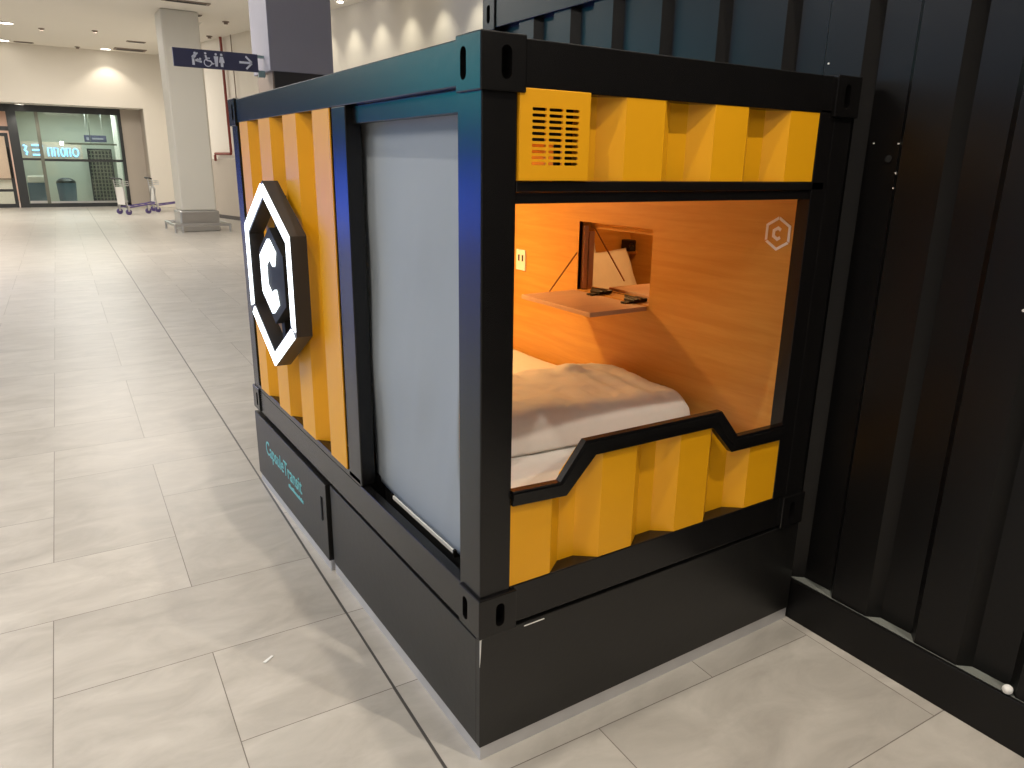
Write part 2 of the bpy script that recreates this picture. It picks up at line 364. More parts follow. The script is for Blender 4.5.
def bake_text(txt, size, extr, fmap, sx=1, spacing=1):
    cu = bpy.data.curves.new('t', 'FONT'); cu.body = txt; cu.size = size; cu.extrude = 0; cu.space_character = spacing
    cu.resolution_u = 4
    o = bpy.data.objects.new('t', cu); C.objects.link(o)
    dg = bpy.context.evaluated_depsgraph_get(); dg.update()
    me = bpy.data.meshes.new_from_object(o.evaluated_get(dg)); bm = B(); bm.from_mesh(me)
    bpy.data.objects.remove(o); bpy.data.meshes.remove(me)
    bmesh.ops.remove_doubles(bm, verts=bm.verts, dist=1e-5)
    r = bmesh.ops.extrude_face_region(bm, geom=bm.faces[:])
    for v in [g for g in r['geom'] if isinstance(g, bmesh.types.BMVert)]: v.co.z = extr
    for v in bm.verts: v.co = fmap(v.co.x * sx, v.co.y, v.co.z)
    return bm
# glowing blue lettering: only blurred strokes can be read from here
t = thing('illuminated_lettering', 'glowing blue lettering on a light band behind the glass', 'sign', (.0, 30.3, 1.6))
bm = B(); box(bm, -.68, 1.15, 30.3, 30.34, 1.5, 2.1); obj('sign_band', bm, 'greytile', t)
x0 = -.62
for k, (wd, kind) in enumerate(((.12, 's'), (.0, ''), (.34, 'b'), (.0, ''), (.16, 'n'), (.16, 'n'), (.16, 'o'), (.14, 'n'), (.22, 'o'))):
    if not kind: x0 += .10; continue
    bm = B(); z0, z1 = (1.66, 1.98) if k < 3 else (1.62, 1.90)
    if kind == 's': tube(bm, [(x0, 30.28, z1), (x0 + .09, 30.28, z1 - .05), (x0 + .03, 30.28, (z0 + z1) / 2), (x0 + .10, 30.28, z0 + .08), (x0 + .06, 30.28, z0)], .035, 6)
    if kind == 'b':
        for zz in (z0, (z0 + z1) / 2, z1): tube(bm, [(x0, 30.28, zz), (x0 + wd * .85, 30.28, zz)], .03, 6)
        tube(bm, [(x0 + wd * .8, 30.28, z0), (x0 + wd * .9, 30.28, z1)], .03, 6)
    if kind == 'n': tube(bm, [(x0, 30.28, z0), (x0, 30.28, z1), (x0 + wd * .7, 30.28, z1), (x0 + wd * .7, 30.28, z0)], .022, 6)
    if kind == 'o': tube(bm, [(x0 + wd * .45 + wd * .4 * math.cos(a * PI / 5), 30.28, (z0 + z1) / 2 + (z1 - z0) / 2 * math.sin(a * PI / 5)) for a in range(10)], .024, 6, True)
    obj('letter', bm, 'bluelit', t); x0 += wd + .03
def bin_(x, y, r, h, label):
    t = thing('waste_bin', label, 'bin', (x, y, 0))
    bm = B(); bmesh.ops.create_cone(bm, cap_ends=True, segments=20, radius1=r * .85, radius2=r, depth=h)
    for v in bm.verts: v.co += Vector((x, y, h / 2))
    obj('bin_body', bm, 'bluedark', t)
    bm = B(); bmesh.ops.create_uvsphere(bm, u_segments=20, v_segments=8, radius=r)
    for v in bm.verts: v.co = Vector((x + v.co.x, y + v.co.y, h + max(0, v.co.z) * .6))
    obj('bin_lid', bm, 'frame', t)
bin_(.45, 29.0, .3, .75, 'dark domed bin standing behind the glazing')
t = thing('storage_tub', 'pale blue tub beside the dark bin behind the glass', 'tub', (-.4, 29.2, 0))
bm = B(); box(bm, -.68, -.12, 29.0, 29.4, 0, .75, .03); obj('tub_body', bm, 'bluedark', t)
bm = B(); box(bm, -.66, -.1, 28.98, 29.4, .752, .98, .05); obj('tub_lid', bm, 'white', t)
t = thing('reception_counter', 'low pale counter seen through the left doorway', 'counter', (-1.9, 31, 0))
bm = B(); box(bm, -3.0, -1.05, 31, 31.5, 0, .8); obj('counter_front', bm, 'white', t)
bm = B(); box(bm, -3.05, -1.02, 30.95, 31.5, .8, .86); obj('countertop', bm, 'taupe', t)

# ================================================================== HALL COLUMN, PILLAR, SIGN
t = thing('column', 'tall beige column with a stainless steel skirt behind the capsule', 'column', (2.47, 17.35, 0))
bm = B(); box(bm, 2.10, 2.86, 16.9, 17.66, .46, 4.6, .04); obj('shaft', bm, 'colm', t)
bm = B(); box(bm, 2.06, 2.90, 16.87, 17.70, 0, .46, .03); obj('metal_skirt', bm, 'steel', t)
t = thing('bumper_rail', 'low steel bumper rail around the foot of the beige column', 'rail', (2.47, 17.35, 0))
bm = B(); tube(bm, [(1.90, 16.62, .16), (3.06, 16.62, .16), (3.06, 17.95, .16), (1.90, 17.95, .16)], .035, 8, True); obj('rail_ring', bm, 'steel', t)
for px, py in ((1.90, 16.62), (3.06, 16.62), (3.06, 17.95), (1.90, 17.95), (2.05, 16.62)):
    bm = B(); cyl(bm, (px, py, 0), (px, py, .16), .025, 8); obj('post', bm, 'steel', t)
t = thing('clad_pillar', 'blue-grey clad pillar rising behind the capsule roof', 'pillar', (3.15, 11.5, 0))
bm = B(); box(bm, 2.70, 3.60, 11.06, 11.94, 0, 4.6); obj('pillar_core', bm, 'taupe', t)
bm = B(); box(bm, 2.655, 3.67, 11.0, 12.0, 2.9, 4.599, .01); obj('upper_cladding', bm, 'clad', t)
bm = B(); box(bm, 2.72, 3.61, 11.03, 11.06, 0, 2.9); obj('dark_front_panel', bm, 'darkpanel', t)
# restroom sign flag-mounted on the pillar
t = thing('restroom_sign', 'navy hanging sign with white restroom pictograms and a right arrow', 'sign', (1.9, 11.3, 2.9))
SX0, SX1, SZ0, SZ1, SYY = 1.325, 2.555, 2.893, 3.152, 11.3
bm = B(); box(bm, SX0, SX1, SYY, SYY + .06, SZ0, SZ1, .004); obj('sign_panel', bm, 'navy', t)
bm = B(); box(bm, SX1, 2.66, SYY + .01, SYY + .05, SZ0 - .07, SZ0 + .03, .004); obj('bracket', bm, 'tealclear', t)
bm = B(); box(bm, SX1, 2.66, SYY + .01, SYY + .05, SZ1 - .05, SZ1 - .01); obj('bracket', bm, 'tealclear', t)
def circ(bm, x, z, r, y0=SYY - .004, y1=SYY + .002): prism(bm, [(x + r * math.cos(a * PI / 8), z + r * math.sin(a * PI / 8)) for a in range(16)], FY, y0, y1)
def quad(bm, pts): prism(bm, pts, FY, SYY - .004, SYY + .002)
def bar(bm, x0, z0, x1, z1, w_):
    d = Vector((x1 - x0, z1 - z0)); n_ = Vector((-d.y, d.x)).normalized() * w_ / 2
    quad(bm, [(x0 + n_.x, z0 + n_.y), (x0 - n_.x, z0 - n_.y), (x1 - n_.x, z1 - n_.y), (x1 + n_.x, z1 + n_.y)])
zc = (SZ0 + SZ1) / 2 - .005; k = .26 / 512 * 3.2
# baby changing figure
bm = B(); X0 = 1.60
circ(bm, X0 + .03, zc + .075, .02); bar(bm, X0 + .0, zc - .09, X0 + .0, zc + .02, .035); bar(bm, X0 - .01, zc + .01, X0 + .03, zc + .045, .045)
bar(bm, X0 + .03, zc + .04, X0 + .07, zc + .085, .02); bar(bm, X0 + .03, zc - .02, X0 + .12, zc - .04, .03); circ(bm, X0 + .10, zc + .0, .016); bar(bm, X0 + .05, zc - .01, X0 + .09, zc - .02, .03)
obj('changing_pictogram', bm, 'signwhite', t)
bm = B(); X0 = 1.80
circ(bm, X0 - .02, zc + .085, .016); bar(bm, X0 - .02, zc + .06, X0 - .005, zc - .015, .026); bar(bm, X0 - .01, zc + .02, X0 + .04, zc + .02, .014)
bar(bm, X0 - .005, zc - .012, X0 + .05, zc - .02, .02); bar(bm, X0 + .05, zc - .02, X0 + .075, zc - .06, .02); bar(bm, X0 + .07, zc - .06, X0 + .10, zc - .05, .014)
rr = []
for a in range(13): aa = math.radians(110 + a * 20); rr.append((X0 + .005 + .052 * math.cos(aa), zc - .045 + .052 * math.sin(aa)))
for p_, q_ in zip(rr, rr[1:]): bar(bm, p_[0], p_[1], q_[0], q_[1], .014)
obj('wheelchair_pictogram', bm, 'signwhite', t)
bm = B(); X0 = 1.93
circ(bm, X0, zc + .082, .018); quad(bm, [(X0 - .033, zc + .055), (X0 + .033, zc + .055), (X0 + .024, zc - .02), (X0 + .018, zc - .09), (X0 - .018, zc - .09), (X0 - .024, zc - .02)])
obj('man_pictogram', bm, 'signwhite', t)
bm = B(); X0 = 2.01
circ(bm, X0, zc + .082, .018); quad(bm, [(X0 - .022, zc + .055), (X0 + .022, zc + .055), (X0 + .042, zc - .03), (X0 + .02, zc - .03), (X0 + .018, zc - .09), (X0 - .018, zc - .09), (X0 - .02, zc - .03), (X0 - .042, zc - .03)])
obj('woman_pictogram', bm, 'signwhite', t)
bm = B(); X0 = 2.27
bar(bm, X0, zc, X0 + .19, zc, .032); bar(bm, X0 + .19, zc + .004, X0 + .10, zc + .09, .028); bar(bm, X0 + .19, zc - .004, X0 + .10, zc - .09, .028)
obj('arrow', bm, 'signwhite', t)
# red riser pipe with a thin conduit on the slanted wall
def wp(s_, off, z):  # point on the slanted wall, s_ metres along it
    P = Vector((3.74, 21.5, 0)) + d1 * s_ - nrm * off; P.z = z; return P
t = thing('riser_pipe', 'thin red riser pipe bending left low on the cream wall', 'pipe', tuple(wp(2.0, .08, 1.6)))
bm = B(); tube(bm, [wp(1.5, .08, 4.59), wp(1.55, .08, 1.78), wp(1.53, .08, 1.74), wp(.55, .08, 1.74), wp(.52, .08, 1.70), wp(.52, .08, 1.55)], .035, 8); obj('main_pipe', bm, 'red', t)
bm = B(); tube(bm, [wp(2.05, .06, 4.59), wp(2.1, .06, 2.2)], .014, 6); box_p = wp(2.2, .07, 3.05); tube(bm, [wp(1.5, .06, 3.05), wp(2.08, .06, 3.05)], .014, 6); obj('conduit', bm, 'taupe', t)

# ceiling fittings
def downlight(x, y, z, label, lit=True, r=.10, energy=0, tgt=None):
    t = thing('downlight', label, 'ceiling light', (x, y, z), 'round downlights in the hall ceiling')
    bm = B(); tube(bm, [(x + r * math.cos(a * PI / 10), y + r * math.sin(a * PI / 10), z - .008) for a in range(20)], .018, 6, True); obj('trim_ring', bm, 'white', t)
    bm = B(); cyl(bm, (x, y, z - .012), (x, y, z - .002), r * .9, 20); obj('lamp_face', bm, 'led' if lit else 'white', t)
    if energy:
        L = bpy.data.lights.new('downlight_lamp', 'SPOT'); L.energy = energy; L.spot_size = math.radians(105); L.spot_blend = .5; L.shadow_soft_size = .035; L.color = (1, .9, .76)
        o = bpy.data.objects.new('downlight_lamp', L); o.location = (x, y, z - .04); C.objects.link(o)
        if tgt: point_at(o, tgt)
        return L
downlight(-.59, 22.98, 4.85, 'bright downlight nearest the left edge of the ceiling', r=.17)
downlight(-.70, 26.5, 4.85, 'bright downlight close to the far wall at the left edge', r=.16)
downlight(1.95, 26.5, 4.85, 'bright downlight near the far wall left of the column', r=.16, energy=60)
downlight(-.55, 27.6, 3.17, 'bright downlight in the soffit above the glazed door', r=.13, energy=60)
def small(name, x, y, z, w_, d_, label, cat, grp, ang=0):
    bm = B(); box(bm, -w_ / 2, w_ / 2, -d_ / 2, d_ / 2, -.02, -.001, .004)
    for v in bm.verts: v.co = Matrix.Rotation(ang, 3, 'Z') @ v.co + Vector((x, y, z))
    t = thing(name, label, cat, (x, y, z), grp)
    obj('grille_frame', bm, 'taupe', t)
    bm = B()
    for q in range(3): box(bm, -w_ * .42, w_ * .42, -d_ / 2 + d_ * (.2 + q * .25), -d_ / 2 + d_ * (.3 + q * .25), -.026, -.02)
    for v in bm.verts: v.co = Matrix.Rotation(ang, 3, 'Z') @ v.co + Vector((x, y, z))
    obj('slat', bm, 'darkpanel', t)
small('air_vent', 2.75, 17.3, 4.6, .5, .16, 'small dark slot vent in the ceiling right of the column top', 'vent', 'slot vents in the ceiling')
small('air_vent', 2.45, 15.9, 4.6, .9, .2, 'long dark slot vent at the top edge above the column', 'vent', 'slot vents in the ceiling')
small('air_vent', 2.6, 26.2, 4.85, .9, .5, 'wide pale vent in the far ceiling beside the column', 'vent', 'slot vents in the ceiling')
small('air_vent', -.2, 26.55, 4.85, .5, .14, 'narrow vent beside the downlight at the left edge', 'vent', 'slot vents in the ceiling')
small('air_vent', 2.55, 24.3, 4.85, .5, .2, 'small vent close to the left side of the column top', 'vent', 'slot vents in the ceiling')
for x, y, z, lb in ((.18, 23.4, 4.85, 'round grey detector left of the ceiling middle'), (1.39, 22.9, 4.85, 'small dark sprinkler right of the grey ceiling detector'), (1.19, 26.6, 4.85, 'small detector near the far wall between two downlights'), (3.6, 17.7, 4.6, 'small dark sprinkler close to the clad pillar'), (3.72, 20.1, 4.6, 'small dark sprinkler just right of the column')):
    t = thing('smoke_detector' if 'detector' in lb else 'ceiling_sprinkler', lb, 'detector' if 'detector' in lb else 'sprinkler', (x, y, z))
    bm = B(); cyl(bm, (x, y, z - .02), (x, y, z - .001), .075, 16); obj('base_plate', bm, 'taupe', t)
    bm = B(); cyl(bm, (x, y, z - .06), (x, y, z - .02), .045, 12); obj('sensor_head', bm, 'taupe', t)
# assumed ceiling fixtures, unseen above the frame, whose light reaches the scene
downlight(.30, .15, 4.6, 'assumed round downlight in the ceiling straight above the capsule', energy=215)
downlight(2.3, 1.2, 4.6, 'assumed round downlight in the ceiling above the two containers', energy=120)
downlight(-1.5, -.6, 4.6, 'assumed round downlight in the ceiling above the camera side', energy=170)
downlight(-2.2, 4.5, 4.6, 'assumed round downlight in the ceiling above the tiled aisle', energy=170)
downlight(.9, -1.7, 4.6, 'assumed round downlight in the ceiling in front of the capsule', energy=300)
for k in range(7):   # wall washers along the slanted wall make the scalloped pools of light
    P = wp(6.6 + k * .95, .30, 4.6)
    t = thing('wall_washer', 'small recessed wall washer above the cream wall', 'ceiling light', tuple(P), 'wall washers along the cream wall')
    bm = B(); cyl(bm, P + Vector((0, 0, -.012)), P + Vector((0, 0, -.002)), .06, 14); obj('lamp_face', bm, 'led', t)
    Ls = bpy.data.lights.new('washer_lamp', 'SPOT'); Ls.energy = 50; Ls.spot_size = math.radians(76); Ls.spot_blend = .9; Ls.shadow_soft_size = .04; Ls.color = (1, .93, .74)
    o = bpy.data.objects.new('washer_lamp', Ls); o.location = P + Vector((0, 0, -.04)); C.objects.link(o)

# ------------------------------------------------------------------ luggage trolleys
def trolley(loc, rz, label):
    t = thing('luggage_trolley', label, 'luggage trolley', loc, 'airport luggage trolleys by the far wall')
    t['_o'] = (0, 0, 0)
    bm = B(); tube(bm, [(-.42, -.26, .20), (.40, -.20, .30), (.46, -.14, .33), (.46, .14, .33), (.40, .20, .30), (-.42, .26, .20)], .018, 8)
    for k_ in range(4): tube(bm, [(-.4 + k_ * .2, -.24 + k_ * .012, .21 + k_ * .025), (-.4 + k_ * .2, .24 - k_ * .012, .21 + k_ * .025)], .012, 6)
    obj('deck', bm, 'purple', t)
    bm = B(); tube(bm, [(.46, -.13, .33), (.52, -.12, .72), (.52, -.07, .78), (.52, .07, .78), (.52, .12, .72), (.46, .13, .33)], .018, 8); obj('front_hoop', bm, 'steel', t)
    for sg in (-1, 1): bm = B(); tube(bm, [(-.42, sg * .26, .12), (-.50, sg * .25, .98)], .018, 8); obj('upright', bm, 'steel', t)
    bm = B(); tube(bm, [(-.50, -.28, .99), (-.56, -.27, 1.02), (-.56, .27, 1.02), (-.50, .28, .99)], .024, 8); obj('handle', bm, 'frame', t)
    bm = B(); box(bm, -.48, -.46, -.22, .22, .28, .78, .006); obj('advert_panel', bm, 'white', t)
    bm = B()
    for zz in (.82, .88, .94): tube(bm, [(-.49, -.22, zz), (-.30, -.20, zz), (-.30, .20, zz), (-.49, .22, zz)], .008, 6, True)
    for yy in (-.2, -.07, .07, .2): tube(bm, [(-.30, yy, .82), (-.30, yy, .94)], .006, 6)
    obj('basket', bm, 'steel', t)
    for (x, y) in ((-.42, -.27), (-.42, .27), (.30, 0)):
        bm = B(); cyl(bm, (x, y - .03, .08), (x, y + .03, .08), .08, 16); wh = obj('wheel', bm, 'purple', t)
        bm = B(); box(bm, x - .03, x + .03, y - .045, y + .045, .09, .26, .008); obj('fork', bm, 'steel', wh)
    t.rotation_euler = (0, 0, rz)
trolley((1.98, 23.6, 0), .35, 'luggage trolley left of the column with its handle to the left')
trolley((3.0, 24.6, 0), .1, 'luggage trolley mostly hidden behind the beige column')

# ================================================================== PEDESTAL UNDER THE CAPSULE
t = thing('pedestal_base', 'black panelled pedestal carrying the sleeping capsule', 'pedestal', (.64, 1.1, 0))
bm = B(); box(bm, .02, 1.268, .02, 2.18, .045, .372); obj('carcass', bm, 'blackmatt', t)
bm = B(); box(bm, 0, 1.272, 0, .02, .045, .385, .0015); obj('front_panel', bm, 'blackmatt', t)
bm = B(); box(bm, 0, .02, .02, 1.13, .045, .372, .0015); obj('side_panel', bm, 'blackmatt', t)
bm = B(); box(bm, -.012, .02, 1.15, 2.185, .045, .368, .0015); door = obj('access_panel', bm, 'blackmatt', t)
bm = B(); box(bm, .004, 1.272, .004, .02, 0, .045); box(bm, .004, .02, .02, 1.13, 0, .045); box(bm, -.006, .02, 1.15, 2.18, 0, .045); obj('metal_skirting', bm, 'strip', t)
bm = B(); box(bm, .02, .03, 1.13, 1.15, 0, .37); obj('seam', bm, 'rubber', t)
bm = B(); box(bm, -.0155, -.012, 1.195, 1.21, .20, .30, .002); obj('latch', bm, 'rubber', door)
# edge wear along the near top edge of the front panel
bm = B(); prism(bm, [(-.001, .386), (.06, .3865), (.062, .3835), (.004, .381), (.002, .34), (-.001, .30)], FY, -.0012, .0); obj('chipped_edge', bm, 'white', t)
bm = B(); box(bm, .135, .20, -.001, 0, .374, .377); obj('scratch', bm, 'white', t)
bm = bake_text('CapsuleTransit', .098, .0015, lambda a, b_, c_: Vector((-.0122 - c_, 2.015 - a, .204 + b_)), sx=.93)
o = obj('lettering', bm, 'teal', door); o['label'] = 'teal lettering'
bm = B(); yy = 1.66
for k_ in range(15):
    w_ = random.choice((.008, .011, .013)); box(bm, -.0135, -.0121, yy - w_, yy, .164, .164 + random.choice((.013, .013, .018))); yy -= w_ + .004
obj('small_lettering', bm, 'teal', door)

# ================================================================== SLEEPING CAPSULE
WX, LY, ZT, ZB = 1.262, 2.19, 1.80, .385
pod = thing('sleeping_capsule', 'black framed container sleeping capsule with yellow corrugated panels', 'capsule', (.64, 1.1, ZB))
def part(name, bm, m, label=None, parent=None, smooth=False):
    o = obj(name, bm, m, parent or pod, smooth)
    if label: o['label'] = label
    return o
# posts
for (x0, x1, y0, y1) in ((0, .088, 0, .105), (1.178, WX, 0, .09), (0, .08, LY - .09, LY), (1.165, WX, LY - .09, LY)):
    bm = B(); box(bm, x0, x1, y0, y1, ZB + .1, ZT - .1, .003); part('corner_post', bm, 'black')
# castings
def casting(x, y, z, sx, sy):
    """outer corner at (x,y); sx, sy = direction inward; slots in the outer faces"""
    bm = B(); w1, w2, h = .112, .108, .113
    X0, X1 = sorted((x, x + sx * w1)); Y0, Y1 = sorted((y, y + sy * w2))
    box(bm, X0, X1, Y0, Y1, z, z + h, .003)
    st = stadium(.026, .066); cx, cy = x + sx * .062, y + sy * .074
    bm = boolean(bm, [lambda c: prism(c, [(a + cy, b_ + z + h / 2) for a, b_ in st], FX, x - .01 * sx, x + .035 * sx),
                      lambda c: prism(c, [(a + cx, b_ + z + h / 2) for a, b_ in st], FY, y - .01 * sy, y + .035 * sy)])
    part('corner_casting', bm, 'black')
for (x, sx) in ((-.008, 1), (1.272, -1)):
    for (y, sy) in ((-.010, 1), (LY + .012, -1)):
        for z in (ZB + .002, ZT - .108): casting(x, y, z, sx, sy)
# beams
bm = B(); box(bm, .0, .07, .09, LY - .09, 1.705, ZT, .003); part('top_beam', bm, 'black')
bm = B(); box(bm, 1.19, WX, .09, LY - .09, 1.705, ZT, .003); part('top_beam', bm, 'black')
bm = B(); box(bm, .10, 1.165, .0, .07, 1.70, ZT, .003); part('top_beam', bm, 'black')
bm = B(); box(bm, .10, 1.165, LY - .07, LY, 1.70, ZT, .003); part('top_beam', bm, 'black')
bm = B(); box(bm, 0, .03, .09, LY - .09, ZB, .498, .003); box(bm, 0, .03, .80, LY - .09, .49, .52, .002); box(bm, .03, .13, .80, LY - .09, ZB, .52); part('bottom_beam', bm, 'black')
bm = B(); box(bm, .09, 1.165, .0, .085, ZB + .012, .508, .003); part('bottom_beam', bm, 'black')
bm = B(); box(bm, .10, 1.165, LY - .07, LY, ZB, .51, .003); part('bottom_beam', bm, 'black')
bm = B(); box(bm, 1.19, WX, .09, LY - .09, ZB, .52, .003); part('bottom_beam', bm, 'black')
# door post between blind opening and yellow side panel
bm = B(); box(bm, 0, .05, .790, .905, .50, 1.705, .003); part('door_post', bm, 'black')
bm = B(); box(bm, .088, .099, .09, .80, .425, .66); part('sill_light_block', bm, 'rubber')  # added black plate hiding the lit cabin behind the blind
bm = B(); box(bm, .03, .13, .09, .80, ZB, .425); part('sill_channel', bm, 'rubber')  # near-black colour puts in the shade of the deep recess
bm = B(); box(bm, .022, .05, .105, .79, 1.655, 1.705, .002); part('door_header', bm, 'black')
# middle beam of the front, two strips
bm = B(); box(bm, .088, 1.165, .0, .06, 1.489, 1.512, .002); box(bm, .088, 1.165, .006, .075, 1.463, 1.487, .002); part('window_head', bm, 'black')
# front right jamb
bm = B(); box(bm, 1.112, 1.178, .0, .045, .50, 1.71, .002); part('window_jamb', bm, 'black')
# roof / floor / rear / lining
bm = B(); box(bm, .07, 1.19, .07, LY - .07, 1.735, 1.785); part('roof_panel', bm, 'blackmatt')
bm = B(); box(bm, .13, 1.19, .085, LY - .07, .40, .50); part('floor_panel', bm, 'walnut')
bm = B(); box(bm, .07, 1.18, .075, LY - .07, 1.70, 1.72); part('ceiling_lining', bm, 'wood')
bm = B(); box(bm, .09, 1.18, LY - .07, LY - .05, .50, 1.70); part('rear_lining', bm, 'wood')
bm = B(); box(bm, .075, .095, .90, LY - .07, .50, 1.70); part('side_lining', bm, 'wood')
bm = B(); strip_wall(bm, corr([(.10 + k_ * .29, .23 + k_ * .29) for k_ in range(4)], .09, 1.17, .035, .04), lambda s_: .51, lambda s_: 1.70, lambda s_, d_, z_: Vector((s_, LY - .002 - d_, z_)), .004); part('rear_panel', bm, 'yellow')
# wood wall with hatch opening
HY0, HY1, HZ0, HZ1 = .718, 1.178, 1.026, 1.320
bm = B()
for (y0, y1, z0, z1) in ((.09, HY0, .50, 1.70), (HY1, LY - .07, .50, 1.70), (HY0, HY1, .50, HZ0), (HY0, HY1, HZ1, 1.70)): box(bm, 1.18, 1.198, y0, y1, z0, z1)
bmesh.ops.remove_doubles(bm, verts=bm.verts, dist=1e-5)
wallp = part('wood_wall', bm, 'wood')
bm = B()
for (y0, y1, z0, z1) in ((.09, HY0 - .03, .50, 1.70), (HY1 + .03, LY - .09, .50, 1.70), (HY0 - .03, HY1 + .03, .50, HZ0 - .04), (HY0 - .03, HY1 + .03, HZ1 + .03, 1.70)): box(bm, 1.2, 1.258, y0, y1, z0, z1)
part('outer_side_panel', bm, 'blackmatt')
# hatch: liner, flap, hinges, stays
bm = B(); box(bm, 1.182, 1.262, HY0 - .014, HY0, HZ0 - .014, HZ1 + .012); box(bm, 1.182, 1.262, HY1, HY1 + .014, HZ0 - .014, HZ1 + .012)
box(bm, 1.182, 1.262, HY0, HY1, HZ1, HZ1 + .012); box(bm, 1.182, 1.262, HY0, HY1, HZ0 - .014, HZ0 - .001); box(bm, 1.245, 1.262, HY0, HY1, HZ1 - .03, HZ1); part('hatch_liner', bm, 'wood')
bm = B(); box(bm, 1.20, 1.222, HY1 - .014, HY1 - .002, HZ0, HZ1 - .02, .002); box(bm, 1.230, 1.258, HY1 - .012, HY1 - .002, HZ0, HZ1 - .045, .002); part('hatch_side_rail', bm, 'walnut')
bm = B(); box(bm, .893, 1.176, HY0 + .005, HY1 + .01, HZ0 - .021, HZ0 - .003, .002); flap = part('hatch_flap', bm, 'walnut')
for yy in (HY0 + .10, HY1 - .14):
    bm = B(); box(bm, 1.165, 1.235, yy - .035, yy + .03, HZ0 + .001, HZ0 + .016, .004); box(bm, 1.13, 1.17, yy - .02, yy + .01, HZ0 - .0025, HZ0 + .005, .002); cyl(bm, (1.19, yy - .05, HZ0 + .016), (1.19, yy + .05, HZ0 + .016), .006, 10); obj('hinge', bm, 'blackmetal', flap)
bm = B(); tube(bm, [(1.03, HY1 - .0, HZ0), (1.177, HY1 + .006, 1.185)], .0035, 6); obj('stay_wire', bm, 'brass', flap)
bm = B(); tube(bm, [(1.25, HY1 - .02, HZ1 - .03), (1.44, HY1 - .015, HZ0 + .02)], .0035, 6); part('stay_wire', bm, 'brass')
# logo decal on the wood wall
def hexpts(cy, cz, R): return [(cy + R * math.sin(a * PI / 3), cz + R * math.cos(a * PI / 3)) for a in range(6)]
def seg_band(path_out, path_in): return path_out + path_in[::-1]
def lerp(p, q, f): return (p[0] + (q[0] - p[0]) * f, p[1] + (q[1] - p[1]) * f)
def logo_pieces(cy, cz, R, wd, sgn):
    """three border segments and the letter, as outlines; sgn flips left/right so it reads properly"""
    O = hexpts(0, 0, R); I = hexpts(0, 0, R - wd * 1.1547)
    # vertices: 0 top, 1 upper right, 2 lower right, 3 bottom, 4 lower left, 5 upper left
    f = .05; pcs = []
    def band(idx, a0, a1):
        o_ = [O[k_] for k_ in idx]; i_ = [I[k_] for k_ in idx]
        o_[0] = lerp(o_[0], o_[1], a0); i_[0] = lerp(i_[0], i_[1], a0 * .5); o_[-1] = lerp(o_[-1], o_[-2], a1); i_[-1] = lerp(i_[-1], i_[-2], a1 * .5)
        return o_ + i_[::-1]
    pcs.append(('left', band([0, 5, 4], f, f))); pcs.append(('right', band([0, 1, 2], f, f))); pcs.append(('bottom', band([4, 3, 2], f, f)))
    r1, r2 = R * .43, R * .22; A = hexpts(0, 0, r1); D = hexpts(0, 0, r2)
    q1 = lerp(A[0], A[1], .62); q2 = lerp(A[3], A[2], .62)
    e1 = lerp(D[0], D[1], .80); e2 = lerp(D[3], D[2], .80)
    c_ = [q1, A[0], A[5], A[4], A[3], q2, e2, D[3], D[4], D[5], D[0], e1]
    pcs.append(('letter', c_))
    return [(nm, [(cy + sgn * a, cz + b_) for a, b_ in p_]) for nm, p_ in pcs]
bm = B()
for nm, pl in logo_pieces(.152, 1.350, .054, .0085, -1): prism(bm, pl, FX, 1.1785, 1.18)
o = obj('logo_decal', bm, 'signwhite', wallp); o['label'] = 'white hexagon logo decal with a letter C'
bm = B(); box(bm, 1.172, 1.18, 1.585, 1.665, 1.055, 1.155, .003); sk = obj('power_socket', bm, 'white', wallp)
bm = B(); box(bm, 1.171, 1.1725, 1.600, 1.612, 1.10, 1.13); box(bm, 1.171, 1.1725, 1.632, 1.644, 1.10, 1.13); obj('socket_hole', bm, 'rubber', sk)
bm = B(); box(bm, .30, .55, 1.62, 1.84, 1.66, 1.70, .006); part('cabin_lamp', bm, 'white')
# yellow side panel
SR = [(.915, 1.075), (1.25, 1.405), (1.575, 1.735), (1.905, 2.04)]
bm = B(); strip_wall(bm, corr(SR, .91, 2.10, .045, .05), lambda s_: .5185 if s_ else 0, lambda s_: 1.704, lambda s_, d_, z_: Vector((-.004 + d_, s_, z_)), .004)
part('side_corrugated_panel', bm, 'yellow')
# upper front band: vent plate and corrugated strip
bm = B(); nx, nz = 3, 10; vx0, vx1, vz0, vz1 = .090, .281, 1.513, 1.703
def slots(c):
    for i in range(3):
        for j in range(10):
            cx = .1415 + i * .0445; cz = 1.662 - j * .0125
            prism(c, [(cx + b_, cz + a) for a, b_ in stadium(.0068, .038, 5)], FY, -.02, .02)
box(bm, vx0, vx1, -.006, .0, vz0, vz1, .0015); bm = boolean(bm, [slots])
box(bm, vx0, vx0 + .003, 0, .06, vz0, vz1); box(bm, vx1 - .003, vx1, 0, .06, vz0, vz1)
part('vent_grille', bm, 'yellow')
bm = B(); box(bm, .10, .36, .055, .065, 1.602, 1.70); box(bm, .232, .36, .055, .065, 1.513, 1.602); box(bm, .10, .36, .065, .16, 1.60, 1.605); part('vent_light_block', bm, 'rubber')  # added black plates blocking cabin light from all but the lower-left slots
FR = [(.393, .517), (.690, .813), (.985, 1.110)]
bm = B(); strip_wall(bm, corr(FR, .281, 1.112, .042, .055), lambda s_: 1.513, lambda s_: 1.702, lambda s_, d_, z_: Vector((s_, .002 + d_, z_)), .004)
part('upper_front_panel', bm, 'yellow')
